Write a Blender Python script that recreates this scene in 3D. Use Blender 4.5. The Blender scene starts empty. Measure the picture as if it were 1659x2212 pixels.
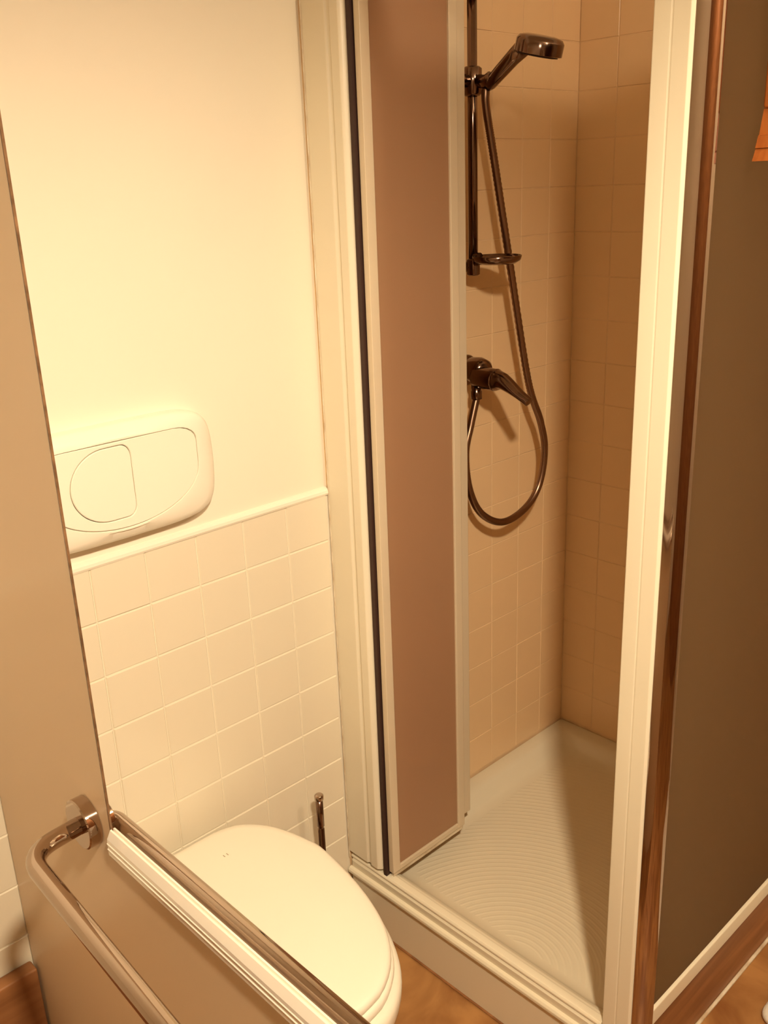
import bpy, bmesh, math, random
from mathutils import Vector, Matrix
random.seed(7)
scene = bpy.context.scene
C = scene.collection

# ---------------------------------------------------------------- camera, world, light, exposure
CAM = Vector((-0.616, -1.344, 1.576))
YAW, PITCH, ROLL, FPX = 0.756537629, 0.332371567, 0.0386374812, 2033.18
fw = Vector((math.sin(YAW)*math.cos(PITCH), math.cos(YAW)*math.cos(PITCH), -math.sin(PITCH)))
rt = Vector((math.cos(YAW), -math.sin(YAW), 0))
dn = -rt.cross(fw)
r2 = math.cos(ROLL)*rt + math.sin(ROLL)*dn
d2 = -math.sin(ROLL)*rt + math.cos(ROLL)*dn
cd = bpy.data.cameras.new('camera'); cam = bpy.data.objects.new('camera', cd); C.objects.link(cam)
cam.matrix_world = Matrix(((r2.x, -d2.x, -fw.x, CAM.x), (r2.y, -d2.y, -fw.y, CAM.y), (r2.z, -d2.z, -fw.z, CAM.z), (0, 0, 0, 1)))
cd.sensor_fit = 'HORIZONTAL'; cd.sensor_width = 36.0; cd.lens = FPX*36.0/1659.0
cd.clip_start = 0.01
scene.camera = cam

world = bpy.data.worlds.new('world'); scene.world = world; world.use_nodes = True
world.node_tree.nodes['Background'].inputs[0].default_value = (1.0, 0.62, 0.35, 1)
world.node_tree.nodes['Background'].inputs[1].default_value = 0.02

LAMP_POS = Vector((-0.48, -1.56, 2.22)); LAMP_AIM = Vector((0.27, -0.10, 0.42))
LAMP_POWER = 176.0; LAMP_COLOR = (1.0, 0.81, 0.57)
GLOBE_POS = Vector((0.45, -1.75, 2.30)); GLOBE_POWER = 35.0
scene.view_settings.view_transform = 'Standard'
scene.view_settings.look = 'None'
scene.view_settings.gamma = 1.0
scene.view_settings.use_curve_mapping = False
scene.view_settings.exposure = 0.0

# ---------------------------------------------------------------- helpers
def mat(name, col, rough=0.5, metal=0.0, var=0.0, scale=8.0, bump=0.0, bscale=40.0, spec=0.5, coat=0.0,
        trans=0.0, ior=1.45, transl=0.0, tcol=None, col2=None, dist=0.0, stretch=None):
    m = bpy.data.materials.new(name); m.use_nodes = True
    nt = m.node_tree; N = nt.nodes; L = nt.links
    p = N['Principled BSDF']; out = N['Material Output']
    p.inputs['Base Color'].default_value = (*col, 1); p.inputs['Roughness'].default_value = rough
    p.inputs['Metallic'].default_value = metal; p.inputs['Specular IOR Level'].default_value = spec
    p.inputs['Coat Weight'].default_value = coat; p.inputs['Transmission Weight'].default_value = trans
    p.inputs['IOR'].default_value = ior
    tc = N.new('ShaderNodeTexCoord'); src = tc.outputs['Object']
    if stretch:
        mp = N.new('ShaderNodeMapping'); mp.inputs['Scale'].default_value = stretch
        L.new(src, mp.inputs['Vector']); src = mp.outputs['Vector']
    if var > 0 or col2:
        nz = N.new('ShaderNodeTexNoise'); nz.inputs['Scale'].default_value = scale; nz.inputs['Detail'].default_value = 5
        nz.inputs['Distortion'].default_value = dist
        L.new(src, nz.inputs['Vector'])
        rp = N.new('ShaderNodeValToRGB')
        c2 = col2 or tuple(max(0, c*(1-var)) for c in col)
        rp.color_ramp.elements[0].position = 0.35; rp.color_ramp.elements[0].color = (*c2, 1)
        rp.color_ramp.elements[1].position = 0.65; rp.color_ramp.elements[1].color = (*col, 1)
        L.new(nz.outputs['Fac'], rp.inputs['Fac']); L.new(rp.outputs['Color'], p.inputs['Base Color'])
    if bump > 0:
        nb = N.new('ShaderNodeTexNoise'); nb.inputs['Scale'].default_value = bscale; nb.inputs['Detail'].default_value = 3
        L.new(src, nb.inputs['Vector'])
        b = N.new('ShaderNodeBump'); b.inputs['Strength'].default_value = bump; b.inputs['Distance'].default_value = 0.002
        L.new(nb.outputs['Fac'], b.inputs['Height']); L.new(b.outputs['Normal'], p.inputs['Normal'])
    if transl > 0:
        t = N.new('ShaderNodeBsdfTranslucent'); t.inputs['Color'].default_value = (*(tcol or col), 1)
        mx = N.new('ShaderNodeMixShader'); mx.inputs[0].default_value = transl
        L.new(p.outputs[0], mx.inputs[1]); L.new(t.outputs[0], mx.inputs[2]); L.new(mx.outputs[0], out.inputs['Surface'])
    return m

M = dict(
    plaster=mat('plaster', (0.86, 0.80, 0.66), 0.55, var=0.03, scale=2.0, bump=0.05, bscale=30),
    ceiling=mat('ceiling_paint', (0.80, 0.72, 0.56), 0.8, var=0.03),
    tile=mat('glazed_white_tile', (0.78, 0.71, 0.56), 0.16, var=0.03, scale=3.0, bump=0.03, bscale=9),
    grout=mat('pale_grout', (0.84, 0.77, 0.62), 0.7, var=0.05, scale=30),
    stile=mat('tan_shower_tile', (0.88, 0.63, 0.37), 0.22, var=0.06, scale=3.0, bump=0.02, bscale=9),
    sgrout=mat('tan_grout', (0.85, 0.62, 0.38), 0.7, var=0.12, scale=30),
    floor=mat('brown_floor', (0.44, 0.22, 0.075), 0.38, col2=(0.24, 0.095, 0.028), scale=5.5, dist=1.2, bump=0.05, bscale=60),
    ceramic=mat('white_ceramic', (0.86, 0.81, 0.68), 0.12, var=0.015, scale=2, coat=0.3),
    seat=mat('white_seat_plastic', (0.88, 0.83, 0.70), 0.28, var=0.015, scale=3),
    acrylic=mat('cream_tray_acrylic', (0.80, 0.73, 0.56), 0.25, var=0.03, scale=3),
    whitealu=mat('white_enamel_aluminium', (0.84, 0.77, 0.60), 0.3, var=0.02, scale=5),
    beigealu=mat('beige_enamel_aluminium', (0.70, 0.59, 0.43), 0.3, var=0.03, scale=5),
    alu=mat('polished_aluminium', (0.90, 0.84, 0.72), 0.22, 1.0, var=0.04, scale=40, stretch=(1, 0.05, 1)),
    brightalu=mat('bright_anodised_aluminium', (0.95, 0.90, 0.80), 0.20, 0.25, var=0.02, scale=40, coat=0.6, stretch=(1, 0.05, 1)),
    chrome=mat('chrome', (0.52, 0.42, 0.35), 0.06, 1.0, var=0.02, scale=10),
    dchrome=mat('dull_chrome', (0.25, 0.165, 0.125), 0.14, 1.0, var=0.05, scale=10),
    hose=mat('metal_hose', (0.30, 0.185, 0.125), 0.3, 1.0, var=0.1, scale=60),
    dark=mat('dark_rubber_seal', (0.05, 0.022, 0.015), 0.6, var=0.1, scale=20),
    satin=mat('satin_shower_glass', (0.74, 0.48, 0.29), 0.42, var=0.03, scale=4, trans=0.45, transl=0.25),
    partition=mat('satin_partition_glass', (0.85, 0.69, 0.49), 0.28, var=0.02, scale=3, transl=0.30, spec=0.9),
    glassedge=mat('glass_edge', (0.22, 0.12, 0.06), 0.25, var=0.5, scale=60),
    smoke=mat('smoked_satin_glass', (0.05, 0.03, 0.016), 0.45, var=0.10, scale=3, transl=0.75, tcol=(0.72, 0.62, 0.49), spec=0.25),
    wood=mat('orange_wood', (0.55, 0.17, 0.035), 0.4, col2=(0.34, 0.085, 0.015), scale=3.0, stretch=(10, 10, 1), dist=0.6),
    board=mat('brown_flank_shade', (0.36, 0.16, 0.06), 0.45, col2=(0.24, 0.10, 0.035), scale=3.0, stretch=(1, 10, 12), dist=0.5),
    sealant=mat('aged_sealant', (0.80, 0.72, 0.56), 0.6, col2=(0.55, 0.42, 0.27), scale=22.0),
    cotton=mat('white_cotton', (0.88, 0.83, 0.72), 0.95, var=0.06, scale=120, bump=0.6, bscale=300),
    lampwhite=mat('lamp_enamel', (0.75, 0.70, 0.60), 0.35, var=0.02),
    mark=mat('grey_mark', (0.45, 0.38, 0.27), 0.5, var=0.1, scale=50),
)
bulbm = bpy.data.materials.new('lamp_glow'); bulbm.use_nodes = True
_e = bulbm.node_tree.nodes.new('ShaderNodeEmission'); _e.inputs[0].default_value = (*LAMP_COLOR, 1); _e.inputs[1].default_value = 60
bulbm.node_tree.links.new(_e.outputs[0], bulbm.node_tree.nodes['Material Output'].inputs['Surface'])

def obj(name, bm, m, parent=None, smooth=False, bevel=0.0, seg=2, loc=None):
    me = bpy.data.meshes.new(name)
    bmesh.ops.recalc_face_normals(bm, faces=bm.faces)
    bm.to_mesh(me); bm.free()
    o = bpy.data.objects.new(name, me); C.objects.link(o)
    me.materials.append(M[m] if isinstance(m, str) else m)
    if smooth:
        for p in me.polygons: p.use_smooth = True
    if bevel > 0:
        b = o.modifiers.new('bevel', 'BEVEL'); b.width = bevel; b.segments = seg; b.limit_method = 'ANGLE'; b.angle_limit = 0.6
        if smooth is not None:
            for p in me.polygons: p.use_smooth = True
            w = o.modifiers.new('wn', 'WEIGHTED_NORMAL'); w.keep_sharp = False
    if parent:
        o.parent = parent
        t = Vector((0, 0, 0)); q = parent
        while q:
            t += q.location + (q.matrix_parent_inverse.translation if q.parent else Vector((0, 0, 0))); q = q.parent
        o.matrix_parent_inverse = Matrix.Translation(-t)
    if loc: o.location = loc
    return o
def thing(name, label, cat, loc=(0, 0, 0), group=None):
    o = bpy.data.objects.new(name, None); C.objects.link(o); o.location = loc; o.empty_display_size = 0.05
    return tag(o, label, cat, group)
def tag(o, label, cat, group=None):
    o['label'] = label; o['category'] = cat
    if group: o['group'] = group
    return o
def struct(o, label=None):
    o['kind'] = 'structure'
    if label: o['label'] = label
    return o
def box(bm, x0, x1, y0, y1, z0, z1):
    v = [bm.verts.new((x, y, z)) for x in (x0, x1) for y in (y0, y1) for z in (z0, z1)]
    for f in ((0, 1, 3, 2), (4, 6, 7, 5), (0, 4, 5, 1), (2, 3, 7, 6), (0, 2, 6, 4), (1, 5, 7, 3)):
        bm.faces.new([v[i] for i in f])
    return bm
def B(*a): return box(bmesh.new(), *a)
def frame_axes(d):
    d = d.normalized(); u = Vector((0, 0, 1)) if abs(d.z) < 0.9 else Vector((1, 0, 0))
    a = d.cross(u).normalized(); return a, a.cross(d).normalized()
def sweep(bm, pts, radii, n=16, caps=True):
    """tube through pts with one radius (or (ra, rb) pair) for each point, parallel-transported"""
    pts = [Vector(p) for p in pts]; rings = []
    d0 = (pts[1]-pts[0]).normalized(); a, b = frame_axes(d0)
    for i, p in enumerate(pts):
        if i == 0: d = pts[1]-pts[0]
        elif i == len(pts)-1: d = pts[-1]-pts[-2]
        else: d = (pts[i+1]-pts[i]).normalized()+(pts[i]-pts[i-1]).normalized()
        d.normalize()
        a = (a-d*a.dot(d)).normalized(); b = d.cross(a)
        r = radii[i] if isinstance(radii, (list, tuple)) else radii
        ra, rb = r if isinstance(r, tuple) else (r, r)
        rings.append([bm.verts.new(p+a*math.cos(t)*ra+b*math.sin(t)*rb) for t in (2*math.pi*k/n for k in range(n))])
    for q, w in zip(rings, rings[1:]):
        for k in range(n): bm.faces.new((q[k], q[(k+1) % n], w[(k+1) % n], w[k]))
    if caps: bm.faces.new(rings[0]); bm.faces.new(rings[-1])
    return bm
def T(pts, radii, n=16): return sweep(bmesh.new(), pts, radii, n)
def catmull(P, per=10):
    P = [Vector(p) for p in P]; out = []
    Q = [2*P[0]-P[1]]+P+[2*P[-1]-P[-2]]
    for i in range(1, len(Q)-2):
        p0, p1, p2, p3 = Q[i-1:i+3]
        for k in range(per):
            t = k/per
            out.append(0.5*((2*p1)+(p2-p0)*t+(2*p0-5*p1+4*p2-p3)*t*t+(3*p1-p0-3*p2+p3)*t**3))
    out.append(P[-1]); return out
def fillet(A, K, Bp, r, n=8):
    """points of a bend at K between A and Bp"""
    A, K, Bp = Vector(A), Vector(K), Vector(Bp); u = (A-K).normalized(); v = (Bp-K).normalized()
    s = K+u*r; e = K+v*r; return [(1-t)**2*s+2*t*(1-t)*K+t*t*e for t in (k/n for k in range(n+1))]
def loft(bm, loops, cap0=True, cap1=True):
    V = [[bm.verts.new(p) for p in l] for l in loops]; n = len(V[0])
    for q, w in zip(V, V[1:]):
        for k in range(n): bm.faces.new((q[k], q[(k+1) % n], w[(k+1) % n], w[k]))
    if cap0: bm.faces.new(V[0])
    if cap1: bm.faces.new(V[-1])
    return bm
def polar(poly, c, n=96):
    """outline of a convex polygon sampled by angle about c"""
    out = []
    for k in range(n):
        t = 2*math.pi*k/n; d = (math.cos(t), math.sin(t)); best = None
        for (x1, y1), (x2, y2) in zip(poly, poly[1:]+poly[:1]):
            ex, ey = x2-x1, y2-y1; den = d[0]*ey-d[1]*ex
            if abs(den) < 1e-12: continue
            s = ((x1-c[0])*ey-(y1-c[1])*ex)/den; w = ((x1-c[0])*d[1]-(y1-c[1])*d[0])/den
            if s > 0 and -1e-6 <= w <= 1+1e-6: best = s if best is None else max(best, s)
        out.append((c[0]+d[0]*best, c[1]+d[1]*best))
    return out
def offset(loop, c, d):
    o = []
    for x, y in loop:
        r = math.hypot(x-c[0], y-c[1]); k = (r+d)/r; o.append((c[0]+(x-c[0])*k, c[1]+(y-c[1])*k))
    return o
def prism_y(bm, prof, y0, y1):
    """profile in x,z pushed along y"""
    return loft(bm, [[(x, y0, z) for x, z in prof], [(x, y1, z) for x, z in prof]])
def prism_z(bm, prof, z0, z1):
    return loft(bm, [[(x, y, z0) for x, y in prof], [(x, y, z1) for x, y in prof]])
def prism_x(bm, prof, x0, x1):
    return loft(bm, [[(x0, y, z) for y, z in prof], [(x1, y, z) for y, z in prof]])

# ---------------------------------------------------------------- room
X0, X1, Y0, ZC = -1.15, 1.308, -2.30, 2.42
LEDGE = 1.02; XS = 0.518; RIM = 0.157; XB = 1.300
wall = struct(obj('wall_back', B(X0-0.1, X1+0.1, 0.008, 0.12, 0, ZC), 'plaster'), 'cream wall with a tiled lower half behind the toilet')
wallr = struct(obj('wall_right', B(X1, X1+0.1, Y0, 0.008, 0, ZC), 'plaster'))
struct(obj('wall_left', B(X0-0.1, X0, Y0, 0.008, 0, ZC), 'plaster'))
struct(obj('wall_front', B(X0-0.1, X1+0.1, Y0-0.1, Y0, 0, ZC), 'board'))
floor = struct(obj('floor', B(X0-0.1, X1+0.1, Y0-0.1, 0.12, -0.08, 0), 'floor'))
struct(obj('ceiling', B(X0-0.1, X1+0.1, Y0-0.1, 0.12, ZC, ZC+0.08), 'ceiling'))

P_ = 0.1; G = 0.0022
def tile_mesh(name, w, h, m, t=0.0065, bev=0.0014):
    bm = bmesh.new(); b = bev
    # front face at local y=0 (towards -y), back at +t ; local origin: lower-left corner
    a = [(0, t, 0), (w, t, 0), (w, t, h), (0, t, h)]
    c = [(0, b, 0), (w, b, 0), (w, b, h), (0, b, h)]
    f = [(b, 0, b), (w-b, 0, b), (w-b, 0, h-b), (b, 0, h-b)]
    loft(bm, [a, c, f]); me = bpy.data.meshes.new(name)
    bmesh.ops.recalc_face_normals(bm, faces=bm.faces); bm.to_mesh(me); bm.free(); me.materials.append(M[m]); return me
def put(me, parent, loc, rz=0.0, name='tile'):
    o = bpy.data.objects.new(name, me); C.objects.link(o); o.parent = parent
    j = 0.0005
    o.location = (loc[0], loc[1]+random.uniform(-j, j) if rz == 0 else loc[1], loc[2]) if rz == 0 else (loc[0]+random.uniform(-j, j), loc[1], loc[2])
    o.rotation_euler = (random.uniform(-.002, .002), 0, rz+random.uniform(-.002, .002)); return o
# grout beds
obj('grout_bed', B(X0, 0.5075, 0.0022, 0.0085, 0, LEDGE-0.002), 'grout', wall)
obj('grout_bed', B(0.508, XB+0.008, 0.0009, 0.0085, 0.10, ZC-0.25), 'sgrout', wall)
obj('grout_bed', B(XB+0.0009, XB+0.0085, -0.74, 0.001, 0.10, ZC-0.25), 'sgrout', wallr)
tm = tile_mesh('tile', P_-G, P_-G, 'tile'); tms = tile_mesh('shower_tile', P_-0.0016, P_-0.0016, 'stile', bev=0.0008)
tmn = tile_mesh('shower_tile_cut', P_-0.0216, P_-0.0016, 'stile', bev=0.0008)
tsk = tile_mesh('tile_strip', P_-G, 0.02-G, 'tile')
for i in range(-4, 5):                      # toilet wall: pitch 0.1 from x = -0.4
    for r in range(1, 11):
        w = tm
        put(w, wall, (i*P_+G/2, 0, LEDGE-r*P_+G/2))
    put(tsk, wall, (i*P_+G/2, 0, G/2))
bm = bmesh.new()                            # the rest of the tiling, out at the left
for i in range(-11, -4):
    for r in range(1, 11): box(bm, i*P_+G/2, (i+1)*P_-G/2, 0.0005, 0.006, LEDGE-r*P_+G/2, LEDGE-(r-1)*P_-G/2)
obj('tile_field', bm, 'tile', wall)['kind'] = 'stuff'
obj('tile_edge_trim', prism_x(bmesh.new(), [(0.008, LEDGE-0.006), (-0.0012, LEDGE-0.006), (-0.0026, LEDGE-0.002), (-0.0018, LEDGE+0.003), (0.001, LEDGE+0.006), (0.004, LEDGE+0.008), (0.008, LEDGE+0.009)], X0, 0.5045), 'ceramic', wall)
for i in range(8):                          # shower: wall A and wall B
    for r in range(18):
        z = RIM+0.004+r*P_+G/2
        if z+P_ > ZC-0.25: break
        put(tms if i else tmn, wall, (0.5+i*P_+G/2+(0 if i else 0.02), 0, z), name='shower_tile')
for i in range(7):
    for r in range(18):
        put(tms, wallr, (XB, -i*P_-G/2, RIM+0.004+r*P_+G/2), -math.pi/2, name='shower_tile')

# ---------------------------------------------------------------- shower tray
YT = -0.715
tray = thing('shower_tray', 'cream rectangular shower tray with a ribbed anti-slip floor', 'shower tray', (0.91, -0.36, 0))
def rrect(x0, x1, y0, y1, r, n=6):
    o = []
    for cx, cy, a0 in ((x1-r, y1-r, 0), (x0+r, y1-r, 90), (x0+r, y0+r, 180), (x1-r, y0+r, 270)):
        for k in range(n+1):
            a = math.radians(a0+90*k/n); o.append((cx+r*math.cos(a), cy+r*math.sin(a)))
    return o
tx0, tx1, ty0, ty1 = XS-0.011, XB-0.001, YT+0.010, -0.002
ft = 0.118
L_ = [[(x, y, 0.001) for x, y in rrect(tx0, tx1, ty0, ty1, 0.006)], [(x, y, RIM-0.006) for x, y in rrect(tx0, tx1, ty0, ty1, 0.006)],
      [(x, y, RIM-0.001) for x, y in rrect(tx0+0.004, tx1-0.001, ty0+0.004, ty1-0.001, 0.006)]]
for ins, z, r in ((0.010, RIM, 0.01), (0.030, RIM-0.001, 0.02), (0.042, RIM-0.006, 0.03), (0.052, RIM-0.018, 0.035), (0.060, ft+0.009, 0.04), (0.072, ft+0.002, 0.05), (0.09, ft, 0.06)):
    L_.append([(x, y, z) for x, y in rrect(tx0+ins, tx1-ins, ty0+ins, ty1-ins, r)])
obj('basin', loft(bmesh.new(), L_), 'acrylic', tray, smooth=True).data.set_sharp_from_angle(angle=0.6)
obj('rim_bead', prism_y(bmesh.new(), [(tx0+0.001, 0.118), (tx0-0.006, 0.119), (tx0-0.0095, 0.124), (tx0-0.0095, 0.130), (tx0-0.006, 0.1345), (tx0+0.001, 0.136)], ty0+0.004, ty1), 'acrylic', tray, smooth=None, bevel=0.001)
obj('flank_shade_panel', B(tx0+0.03, tx1, ty0-0.006, ty0-0.0003, 0.006, RIM-0.001), 'board', tray)['label'] = 'added brown panel darkening the shaded tray flank under the dark pane'  # panel added over the cream flank; its shade is put into the brown colour
rb = bmesh.new(); cx, cy = 0.54, -0.43
ix0, ix1, iy0, iy1 = tx0+0.085, tx1-0.085, ty0+0.085, ty1-0.085
for k in range(3, 60):                      # low concentric ribs, clipped to the flat of the tray
    R = k*0.0135; seg = []
    n = max(24, int(R*500))
    for j in range(n+1):
        a = 2*math.pi*j/n; x, y = cx+R*math.cos(a), cy+R*math.sin(a)
        if ix0 < x < ix1 and iy0 < y < iy1: seg.append((x, y, a))
        else:
            if len(seg) > 2:
                rows = [[rb.verts.new((cx+(R+d)*math.cos(t), cy+(R+d)*math.sin(t), z)) for _, _, t in seg] for d, z in ((-0.0042, ft-0.0002), (-0.0015, ft+0.00045), (0.0015, ft+0.00045), (0.0042, ft-0.0002))]
                for p, q in zip(rows, rows[1:]):
                    for s in range(len(seg)-1): rb.faces.new((p[s], p[s+1], q[s+1], q[s]))
            seg = []
    if len(seg) > 2:
        rows = [[rb.verts.new((cx+(R+d)*math.cos(t), cy+(R+d)*math.sin(t), z)) for _, _, t in seg] for d, z in ((-0.0042, ft-0.0002), (-0.0015, ft+0.00045), (0.0015, ft+0.00045), (0.0042, ft-0.0002))]
        for p, q in zip(rows, rows[1:]):
            for s in range(len(seg)-1): rb.faces.new((p[s], p[s+1], q[s+1], q[s]))
o = obj('anti_slip_ribs', rb, 'acrylic', tray, smooth=True); o['kind'] = 'stuff'
obj('drain_cover', loft(bmesh.new(), [[(1.12+r*math.cos(t*0.2618), -0.52+r*math.sin(t*0.2618), z) for t in range(24)] for r, z in ((0.045, ft), (0.045, ft+0.003), (0.038, ft+0.006), (0.01, ft+0.007))]), 'chrome', tray, smooth=True)
obj('floor_sealant', B(tx0-0.004, tx1, ty0-0.013, ty0-0.006, 0.0, 0.006), 'sealant', tray, bevel=0.002)
obj('floor_sealant', B(tx0-0.004, tx0+0.002, ty0-0.004, ty1, 0.0, 0.004), 'board', tray, bevel=0.002)

# ---------------------------------------------------------------- shower enclosure
enc = thing('shower_enclosure', 'white framed shower enclosure with satin panes and an open folding door', 'shower', (XS, -0.36, RIM))
ZT = 1.96; ZB = RIM+0.0005
# wall profile: stepped section seen from -x
prof = [(XS-0.013, 0.0), (XS-0.013, -0.060), (XS-0.009, -0.063), (XS-0.009, -0.069), (XS-0.013, -0.072), (XS-0.013, -0.092), (XS-0.006, -0.100), (XS+0.008, -0.104), (XS+0.022, -0.104), (XS+0.022, 0.0)]
obj('wall_profile', prism_z(bmesh.new(), prof, ZB+0.018, ZT), 'whitealu', enc, bevel=0.0015)
obj('wall_sealant', B(XS-0.0150, XS-0.0128, -0.003, -0.0005, ZB, ZT), 'sealant', enc, bevel=0.002)
obj('hinge_seal', B(XS-0.006, XS+0.012, -0.1135, -0.1045, ZB+0.002, ZT-0.04), 'dark', enc)
# corner post and chrome quarter column
cp = [(XS-0.004, -0.658), (XS-0.006, -0.661), (XS-0.006, -0.683), (XS-0.0045, -0.6845), (XS-0.006, -0.686), (XS-0.006, -0.709), (XS-0.002, -0.712), (XS+0.023, -0.712), (XS+0.023, -0.658)]
obj('corner_post', prism_z(bmesh.new(), cp, ZB, ZT), 'whitealu', enc, bevel=0.0012)
q = [(XS+0.024, -0.7125), (XS-0.0005, -0.7125)]+[(XS+0.024-0.0245*math.cos(t), -0.7125-0.026*math.sin(t)) for t in (k*math.pi/2/12 for k in range(1, 13))]
o = obj('chrome_column', prism_z(bmesh.new(), q, ZB, ZT), 'chrome', enc, smooth=True); o.data.set_sharp_from_angle(angle=0.6)
o['label'] = 'rounded chrome corner column'
# sill on the door side: two raised beads with a channel, header on top
sill = [(XS-0.009, ZB), (XS-0.009, ZB+0.004), (XS-0.006, ZB+0.008), (XS+0.006, ZB+0.009), (XS+0.009, ZB+0.008), (XS+0.011, ZB+0.004), (XS+0.018, ZB+0.003), (XS+0.020, ZB)]
obj('door_sill', prism_y(bmesh.new(), sill, -0.657, -0.002), 'whitealu', enc, bevel=0.001)
obj('header_rail', B(XS-0.012, XS+0.028, -0.657, -0.1045, ZT-0.038, ZT), 'whitealu', enc, bevel=0.003)
# fixed side pane, rails
obj('side_sill', B(XS+0.0245, XB-0.002, -0.7235, -0.702, ZB+0.004, ZB+0.040), 'whitealu', enc, bevel=0.003)
obj('side_header', B(XS+0.0245, XB-0.002, -0.727, -0.702, ZT-0.035, ZT), 'whitealu', enc, bevel=0.003)
o = obj('side_pane', B(XS+0.0245, XB-0.03, -0.7175, -0.7125, ZB+0.0402, ZT-0.0352), 'smoke', enc); o['label'] = 'dark satin side pane'
obj('side_wall_profile', B(XB-0.030, XB-0.001, -0.728, -0.702, ZB+0.0405, ZT-0.0355), 'whitealu', enc, bevel=0.002)
# folding door, opened inwards: two leaves lying side by side along x
def leaf(y, xa, xb, name, gm, s=0.021):
    z0, z1, d = ZB+0.020, ZT-0.044, 0.014
    bm = bmesh.new()
    box(bm, xa, xa+s, y-d/2, y+d/2, z0, z1); box(bm, xb-s, xb, y-d/2, y+d/2, z0, z1)
    box(bm, xa+s, xb-s, y-d/2, y+d/2, z0, z0+0.013); box(bm, xa+s, xb-s, y-d/2, y+d/2, z1-0.02, z1)
    f = obj(name, bm, 'beigealu', enc, bevel=0.0015)
    g = obj('door_glass', B(xa+s-0.003, xb-s+0.003, y-0.0025, y+0.0025, z0+0.010, z1-0.017), gm, f)
    return f
lf = leaf(-0.1235, XS-0.001, 0.748, 'door_leaf', 'satin')
lf2 = leaf(-0.098, XS+0.030, 0.797, 'door_leaf', 'satin', 0.034)
obj('drip_seal', B(XS+0.003, 0.746, -0.1265, -0.1205, ZB+0.0085, ZB+0.0195), 'sealant', lf)
for z in (0.45, 1.05, 1.65):
    obj('fold_hinge', T([(0.7585, -0.111, z-0.03), (0.7585, -0.111, z+0.03)], 0.0055, 12), 'beigealu', enc, smooth=None)

# ---------------------------------------------------------------- toilet
TCX = 0.072
toilet = thing('toilet', 'white toilet with a closed lid beside the shower', 'toilet', (TCX, -0.25, 0))
half = [(0, -.034), (.04, -.034), (.08, -.035), (.126, -.053), (.165, -.105), (.187, -.185), (.188, -.235), (.169, -.343), (.137, -.433), (.096, -.491), (.046, -.524), (0, -.532)]
hc = catmull([(x, y, 0) for x, y in half[2:]], 8)
hp = [(0, -.034), (.04, -.034)]+[(p.x, p.y) for p in hc]
poly = [(x, y) for x, y in hp]+[(-x, y) for x, y in reversed(hp[1:-1])]
tc_ = (0.0, -0.25)
base = polar(poly, tc_, 96)
def ring(d, z, s=1.0, sy=0.0):
    return [(TCX+x*s, (y-tc_[1])*s+tc_[1]+sy, z) for x, y in offset(base, tc_, d)]
zt = 0.450
lid = [ring(-0.001, zt-0.017), ring(0, zt-0.014), ring(-0.0005, zt-0.008), ring(-0.003, zt-0.004), ring(-0.008, zt-0.0015), ring(-0.02, zt), ring(-0.09, zt+0.0015), ring(-0.14, zt+0.002)]
obj('lid', loft(bmesh.new(), lid), 'seat', toilet, smooth=True)
st = [ring(-0.002, zt-0.038), ring(0.003, zt-0.036), ring(0.0045, zt-0.030), ring(0.003, zt-0.0215), ring(-0.002, zt-0.0195)]
obj('seat', loft(bmesh.new(), st), 'seat', toilet, smooth=True)
bw = [ring(-0.03, 0.002, 0.66, 0.045), ring(-0.022, 0.012, 0.68, 0.045), ring(-0.02, 0.10, 0.69, 0.04), ring(-0.016, 0.20, 0.76, 0.03), ring(-0.008, 0.28, 0.87, 0.018), ring(0.004, 0.335, 0.955, 0.006), ring(0.013, 0.365), ring(0.016, 0.38), ring(0.0165, 0.395), ring(0.014, 0.405), ring(0.006, 0.4095), ring(-0.02, 0.4105)]
o = obj('bowl', loft(bmesh.new(), bw), 'ceramic', toilet, smooth=True)
for s in (-1, 1):
    obj('seat_hinge', T([(TCX+s*0.075-0.02, -0.024, 0.424), (TCX+s*0.075+0.02, -0.024, 0.424)], 0.008, 12), 'seat', toilet, smooth=True)
for s in (0, 1):
    obj('lid_mark', B(0.118+s*0.007, 0.1195+s*0.007, -0.116, -0.110, zt+0.0005, zt+0.0019), 'mark', toilet)

# toilet brush in its holder behind the bowl
br = thing('toilet_brush', 'slim chrome toilet brush handle rising behind the toilet lid', 'toilet brush', (0.382, -0.062, 0))
obj('holder', T([(0.382, -0.062, z) for z in (0.001, 0.006, 0.08, 0.165, 0.172)], [0.032, 0.035, 0.035, 0.035, 0.032], 24), 'dchrome', br, smooth=True)
obj('handle', T([(0.382, -0.062, z) for z in (0.172, 0.182, 0.185, 0.336, 0.338, 0.341, 0.343, 0.405)], [0.012, 0.012, 0.007, 0.007, 0.0055, 0.0055, 0.0075, 0.0075], 16), 'dchrome', br, smooth=True)
obj('handle_cap', T([(0.382, -0.062, z) for z in (0.405, 0.407, 0.416, 0.4185)], [0.008, 0.0095, 0.0095, 0.007], 16), 'chrome', br, smooth=True)

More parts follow.
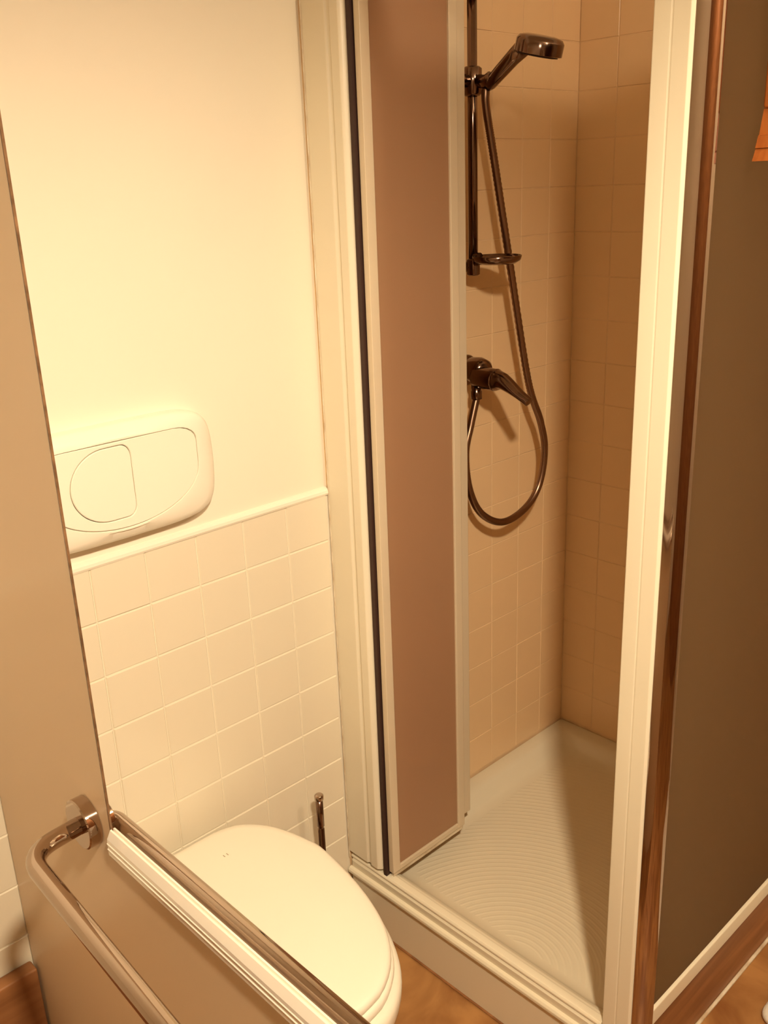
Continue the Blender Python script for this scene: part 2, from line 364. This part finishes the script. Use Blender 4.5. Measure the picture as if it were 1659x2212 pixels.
# ---------------------------------------------------------------- flush plate (x, z in wall plane)
fp = thing('flush_plate', 'cream dual flush plate on the wall above the toilet tiles', 'flush plate', (0.065, 0, 1.148))
pc = (0.065, 1.150)
def yv(loop, y): return [(x, y*1.4 if y < 0 else y, z) for x, z in loop]
outer = []
for k in range(128):
    t = 2*math.pi*k/128; c, s = math.cos(t), math.sin(t); e = 2/6.5
    x = 0.168*math.copysign(abs(c)**e, c); z = 0.092*math.copysign(abs(s)**e, s)
    x += math.copysign(0.011*(1-(z/0.092)**2), c); z -= 0.006*(1-(x/0.18)**2) if s < 0 else 0
    outer.append((pc[0]+x, pc[1]+z))
def dshape(cx, cz, w, up, down, rc):
    """flat top with rounded corners over an elliptical bottom"""
    o = []
    for k in range(33):
        t = math.pi+math.pi*k/32; o.append((cx+w*math.cos(t), cz+down*math.sin(t)))
    for k in range(13):
        t = math.pi/2*k/12; o.append((cx+w-rc+rc*math.cos(t), cz+up-rc*0.62+rc*0.62*math.sin(t)))
    for k in range(13):
        t = math.pi/2+math.pi/2*k/12; o.append((cx-w+rc+rc*math.cos(t), cz+up-rc*0.62+rc*0.62*math.sin(t)))
    return o
main = dshape(0.066, 1.152, 0.138, 0.066, 0.076, 0.04)
small = []
for k in range(25):
    t = math.pi/2+math.pi*k/24; small.append((0.038+0.063*math.cos(t), 1.152+0.059*math.sin(t)))
for k in range(9):
    t = -math.pi/2+math.pi/2*k/8; small.append((0.066+0.016*math.cos(t), 1.113+0.020*math.sin(t)))
for k in range(9):
    t = math.pi/2*k/8; small.append((0.066+0.016*math.cos(t), 1.191+0.020*math.sin(t)))
NP = 128
mc, sc_ = (0.066, 1.155), (0.040, 1.152)
mo = polar(main, mc, NP); so = polar(small, sc_, NP); mo_s = polar(main, sc_, NP); ol = polar(outer, mc, NP)
ps = [yv(ol, 0.0075), yv(offset(ol, mc, 0), -0.006), yv(offset(ol, mc, -0.002), -0.011), yv(offset(ol, mc, -0.008), -0.0155), yv(offset(ol, mc, -0.02), -0.0185)]
ps += [yv(offset(mo, mc, 0.004), -0.0205), yv(offset(mo, mc, 0.0015), -0.0205), yv(offset(mo, mc, 0.0006), -0.0195), yv(offset(mo, mc, 0.0006), -0.014)]
obj('plate', loft(bmesh.new(), ps, True, False), 'seat', fp, smooth=True).data.set_sharp_from_angle(angle=0.55)
ms = [yv(offset(mo_s, sc_, -0.0006), -0.010), yv(offset(mo_s, sc_, -0.0006), -0.0198), yv(offset(mo_s, sc_, -0.0018), -0.0208), yv(offset(so, sc_, 0.0018), -0.0208), yv(offset(so, sc_, 0.0006), -0.0198), yv(offset(so, sc_, 0.0006), -0.012)]
obj('flush_button', loft(bmesh.new(), ms, False, False), 'seat', fp, smooth=True).data.set_sharp_from_angle(angle=0.3)
bs = [yv(offset(so, sc_, -0.0006), -0.010), yv(offset(so, sc_, -0.0006), -0.0198), yv(offset(so, sc_, -0.0018), -0.0208), yv(offset(so, sc_, -0.02), -0.0208)]
o = obj('flush_button', loft(bmesh.new(), bs, False, True), 'seat', fp, smooth=True); o.data.set_sharp_from_angle(angle=0.3); o['label'] = 'small economy flush button'

# ---------------------------------------------------------------- shower fittings
XR = 0.886
rail = thing('shower_slide_rail', 'dark chrome slide rail on the shower wall', 'shower rail', (XR, 0, 1.40))
obj('rail', T([(XR, -0.046, 1.405), (XR, -0.046, 1.93)], 0.0095, 18), 'dchrome', rail, smooth=True)
for z in (1.415, 1.92):
    obj('wall_bracket', T([(XR, y, z) for y in (-0.0005, -0.008, -0.012, -0.036, -0.046)], [0.016, 0.016, 0.011, 0.011, 0.014], 18), 'dchrome', rail, smooth=True)
    obj('end_cap', T([(XR, -0.046, z-0.017), (XR, -0.046, z-0.014), (XR, -0.046, z+0.014), (XR, -0.046, z+0.017)], [0.010, 0.0135, 0.0135, 0.010], 18), 'dchrome', rail, smooth=True)
sl = obj('slider', T([(XR, -0.046, z) for z in (1.735, 1.739, 1.783, 1.787)], [0.014, 0.0185, 0.0185, 0.014], 20), 'dchrome', rail, smooth=True)
obj('slider_knob', T([(XR-0.019, -0.046, 1.761), (XR-0.045, -0.046, 1.761), (XR-0.048, -0.046, 1.761)], [0.012, 0.013, 0.010], 16), 'dchrome', rail, smooth=True)
obj('cradle', T([(XR, -0.062, 1.760), (XR, -0.078, 1.757), (XR, -0.088, 1.758), (XR, -0.096, 1.764)], [0.012, 0.013, 0.0145, 0.013], 16), 'dchrome', rail, smooth=True)

dish = thing('soap_dish', 'dark oval soap dish clipped to the foot of the slide rail', 'soap dish', (XR, -0.10, 1.43))
lo = []
for s, z in ((0.30, 1.423), (0.75, 1.4235), (0.95, 1.430), (1.0, 1.4385), (0.97, 1.4395), (0.90, 1.432), (0.70, 1.4275), (0.3, 1.4270)):
    lo.append([(XR+0.05*s*math.cos(t), -0.108+0.049*s*math.sin(t), z) for t in (2*math.pi*k/36 for k in range(36))])
obj('dish', loft(bmesh.new(), lo), 'dchrome', dish, smooth=True)
obj('clip', T([(XR, -0.052, 1.433), (XR, -0.063, 1.433)], [0.011, 0.011], 14), 'dchrome', dish)

hs = thing('hand_shower', 'chrome hand shower resting in its holder high on the rail', 'hand shower', (XR, -0.09, 1.73))
hd = Vector((0, -0.090, 0.061))
hpts = [Vector((XR, -0.083, 1.748)), Vector((XR, -0.090, 1.753)), Vector((XR, -0.115, 1.771)), Vector((XR, -0.145, 1.792)), Vector((XR, -0.168, 1.806))]
obj('handle', T(hpts, [0.0095, 0.0125, 0.0135, 0.0145, 0.016], 18), 'dchrome', hs, smooth=True)
hn = Vector((0, -0.27, 0.96)).normalized(); hcn = Vector((XR, -0.205, 1.806))
obj('spray_head', T([hcn+hn*d for d in (-0.016, -0.0145, 0.006, 0.012, 0.015)], [0.039, 0.0435, 0.0435, 0.039, 0.027], 40), 'dchrome', hs, smooth=True).data.set_sharp_from_angle(angle=0.9)
obj('spray_face', T([hcn+hn*d for d in (-0.0158, -0.0178, -0.0185)], [0.037, 0.037, 0.032], 32), 'dark', hs, smooth=True)

mx = thing('shower_mixer', 'chrome single lever shower mixer on the tan tiled wall', 'mixer tap', (0.90, 0, 1.2))
obj('escutcheon', T([(0.908, y, 1.196) for y in (-0.0005, -0.008, -0.013, -0.016)], [0.033, 0.033, 0.030, 0.024], 32), 'dchrome', mx, smooth=True)
obj('body', T([(0.907, -0.014, 1.197), (0.906, -0.025, 1.199), (0.904, -0.045, 1.200), (0.902, -0.056, 1.199), (0.900, -0.063, 1.197), (0.899, -0.067, 1.196)], [0.024, 0.027, 0.028, 0.026, 0.021, 0.012], 28), 'dchrome', mx, smooth=True)
obj('cartridge', T([(0.893, y, z) for y, z in ((-0.045, 1.189), (-0.05, 1.189), (-0.097, 1.187), (-0.102, 1.1865))], [0.020, 0.0235, 0.0235, 0.022], 28), 'dchrome', mx, smooth=True)
lv = catmull([(0.892, -0.102, 1.188), (0.892, -0.118, 1.187), (0.891, -0.140, 1.178), (0.890, -0.165, 1.165), (0.889, -0.186, 1.155), (0.889, -0.190, 1.153)], 6)
obj('lever', T(lv, [((0.0235-0.011*min(1, k/22)**0.8)*(0.6 if k == len(lv)-1 else 1), (0.0235-0.0145*min(1, k/18)**0.8)*(0.6 if k == len(lv)-1 else 1)) for k in range(len(lv))], 20), 'dchrome', mx, smooth=True)
obj('hose_outlet', T([(0.889, -0.050, z) for z in (1.172, 1.160, 1.158, 1.142)], [0.0105, 0.0105, 0.012, 0.012], 18), 'dchrome', mx, smooth=True)

hl = catmull([(XR, -0.079, 1.745), (XR+0.001, -0.079, 1.715), (0.907, -0.08, 1.632), (0.959, -0.08, 1.426), (1.027, -0.08, 1.165), (1.078, -0.078, 1.06), (1.100, -0.075, 0.985), (1.085, -0.072, 0.905), (1.035, -0.07, 0.860), (0.957, -0.068, 0.848), (0.890, -0.062, 0.885), (0.855, -0.058, 0.95), (0.850, -0.053, 1.03), (0.870, -0.051, 1.09), (0.889, -0.050, 1.1415)], 44)
obj_h = obj('shower_hose', T(hl, [0.0084 if k % 2 else 0.0073 for k in range(len(hl))], 12), 'hose', None, smooth=True)
tag(obj_h, 'ribbed metal shower hose hanging in a long loop', 'shower hose')

# ---------------------------------------------------------------- satin glass partition at the left with rail and bars
XP = -0.2
pt = thing('glass_partition', 'satin glass partition with an aluminium rail and chrome bar left of the toilet', 'partition', (XP, -0.39, 0))
YE = -0.389; ZR = 0.836; YN = -1.12
tp = obj('satin_pane', prism_x(bmesh.new(), [(-0.001, 0.0), (-0.001, 2.05), (YE+0.0022, 2.05), (YE+0.0022, ZR-0.031), (YN, ZR-0.031), (YN, 0.0)], XP-0.0014, XP+0.0014), 'partition', pt)
obj('pane_edge', B(XP-0.0014, XP+0.0014, YE, YE+0.0022, ZR-0.02, 2.05), 'glassedge', tp)
rp = [(-0.0085, -0.034), (-0.0085, -0.026), (-0.0095, -0.025), (-0.0085, -0.024), (-0.0085, -0.018), (-0.0095, -0.017), (-0.0085, -0.016), (-0.0080, -0.011), (-0.0025, -0.001), (-0.0008, 0.0), (0.0, -0.0045), (0.0012, -0.0045), (0.002, 0.0), (0.0045, -0.0005), (0.0075, -0.006), (0.0085, -0.012), (0.0085, -0.034)]
obj('top_rail', prism_y(bmesh.new(), [(XP+x, ZR+z) for x, z in rp], YN, YE-0.0004), 'brightalu', pt)
obj('end_post', B(XP-0.012, XP+0.012, YN-0.024, YN-0.0004, 0.0, ZR+0.004), 'alu', pt, bevel=0.004)
def bar(side, off, off2, z, yf, r_, rf):
    xs = XP+side*0.0016; xo = XP+side*off; yn = -1.06
    A = (xs, yf, z); K1 = (xo, yf-0.008, z); K2 = (XP+side*off2, yn, z); E_ = (xs+side*0.008, yn, z)
    rr = min(0.040, abs(off)*0.55)
    pts = [A]+fillet(A, K1, K2, rr, 10)+fillet(K1, K2, E_, rr, 10)+[E_]
    b = obj('towel_bar', T(pts, r_, 20), 'chrome', pt, smooth=True)
    for (fx, fy, q) in ((xs, yf, rf), (xs+side*0.0075, yn, 0.024)):
        obj('flange', T([(fx, fy, z), (fx+side*0.001, fy, z), (fx+side*0.0165, fy, z), (fx+side*0.018, fy, z)], [q-0.0015, q, q, q-0.002], 36), 'chrome', b, smooth=True).data.set_sharp_from_angle(angle=0.6)
bar(-1, 0.090, 0.122, 0.823, -0.334, 0.0118, 0.0335)
bar(1, 0.0245, 0.0245, 0.819, -0.340, 0.0105, 0.026)

# ---------------------------------------------------------------- other things at the edges of the view
o = obj('wooden_board', B(-1.10, XP-0.006, -0.030, -0.002, 0.001, 0.372), 'board', None, bevel=0.004)
tag(o, 'brown wooden board along the foot of the wall left of the glass partition', 'board')

sh = thing('wooden_cabinet', 'orange wooden cabinet with moulded base hanging outside the dark pane', 'cabinet', (0.80, -0.79, 1.59))
xl, xr, yb, yf = 0.672, 0.98, -0.7305, -0.86
obj('carcass', B(xl, xr, yf, yb, 1.655, 1.915), 'wood', sh, bevel=0.003)
obj('cabinet_door', B(xl+0.02, xr-0.02, yf-0.014, yf-0.0004, 1.675, 1.895), 'wood', sh, bevel=0.004)
obj('knob', T([(xl+0.05, yf-0.0144, 1.78), (xl+0.05, yf-0.022, 1.78), (xl+0.05, yf-0.032, 1.78), (xl+0.05, yf-0.036, 1.78)], [0.006, 0.006, 0.012, 0.008], 16), 'wood', sh, smooth=True)
def mould(d0, d1, z0, z1):
    lp = lambda d, z: [(xl-d, yb, z), (xr+d, yb, z), (xr+d, yf-d, z), (xl-d, yf-d, z)]
    return loft(bmesh.new(), [lp(d0, z0), lp(d1, z1)])
obj('neck_moulding', mould(0.004, -0.004, 1.622, 1.6548), 'wood', sh)
obj('base_moulding', mould(0.012, 0.006, 1.6062, 1.6218), 'wood', sh)
obj('base_lip', mould(0.018, 0.010, 1.590, 1.606), 'wood', sh)
for x in (0.72, 0.91):
    hb = bmesh.new()
    box(hb, x-0.012, x+0.012, yb+0.0003, yb+0.0023, 1.86, ZT+0.005); box(hb, x-0.012, x+0.012, yb+0.0023, -0.6985, ZT+0.003, ZT+0.005)
    box(hb, x-0.012, x+0.012, -0.7005, -0.6985, ZT-0.03, ZT+0.003)
    obj('hanging_hook', hb, 'dchrome', sh)

mat_ = obj('bath_mat', loft(bmesh.new(), [[(x, y, z) for x, y in rrect(0.86+i, 1.27-i, -1.45+i, -0.79-i, 0.03)] for i, z in ((0.004, 0.0008), (0, 0.006), (0.001, 0.013), (0.006, 0.017), (0.02, 0.0185))]), 'cotton', None, smooth=True)
tag(mat_, 'white bath mat on the brown floor in the lower right corner', 'bath mat')

# ceiling spotlight (above and behind the view); the one lamp of the room
lp = thing('ceiling_spotlight', 'white ceiling spotlight aimed at the toilet wall', 'lamp', (LAMP_POS.x, LAMP_POS.y, ZC))
ax = (LAMP_AIM-LAMP_POS).normalized()
obj('ceiling_rose', T([(LAMP_POS.x, LAMP_POS.y, z) for z in (ZC-0.0005, ZC-0.02, ZC-0.026)], [0.05, 0.05, 0.04], 32), 'lampwhite', lp, smooth=True)
obj('arm', T([(LAMP_POS.x, LAMP_POS.y, ZC-0.026), tuple(LAMP_POS-ax*0.085)], 0.008, 12), 'lampwhite', lp, smooth=True)
hd_ = [LAMP_POS-ax*d for d in (0.10, 0.095, 0.05, 0.012, 0.012, 0.045)]
obj('lamp_head', T(hd_, [0.02, 0.032, 0.042, 0.048, 0.045, 0.04], 32), 'lampwhite', lp, smooth=None)
obj('lamp_glass', T([LAMP_POS-ax*0.0135, LAMP_POS-ax*0.0128], [0.044, 0.044], 32), bulbm, lp)
ld = bpy.data.lights.new('spot', 'SPOT'); ld.energy = LAMP_POWER; ld.color = LAMP_COLOR
ld.spot_size = math.radians(85); ld.spot_blend = 1.0; ld.shadow_soft_size = 0.05
lo_ = bpy.data.objects.new('spot', ld); C.objects.link(lo_); lo_.location = LAMP_POS+ax*0.02
lo_.rotation_euler = ax.to_track_quat('-Z', 'Y').to_euler()

# round ceiling globe further right, the second lamp of the room
gl = thing('ceiling_globe', 'frosted round ceiling lamp on a white base', 'lamp', (GLOBE_POS.x, GLOBE_POS.y, ZC))
obj('lamp_base', T([(GLOBE_POS.x, GLOBE_POS.y, z) for z in (ZC-0.0005, ZC-0.03, ZC-0.045)], [0.06, 0.06, 0.045], 32), 'lampwhite', gl, smooth=True)
RG = 0.075
gm = bpy.data.materials.new('globe_glow'); gm.use_nodes = True
_g = gm.node_tree.nodes.new('ShaderNodeEmission'); _g.inputs[0].default_value = (*LAMP_COLOR, 1)
_g.inputs[1].default_value = GLOBE_POWER/(math.pi*4*math.pi*RG*RG)
gm.node_tree.links.new(_g.outputs[0], gm.node_tree.nodes['Material Output'].inputs['Surface'])
bm = bmesh.new(); bmesh.ops.create_uvsphere(bm, u_segments=24, v_segments=12, radius=RG)
bmesh.ops.translate(bm, verts=bm.verts, vec=GLOBE_POS)
obj('globe', bm, gm, gl, smooth=True)
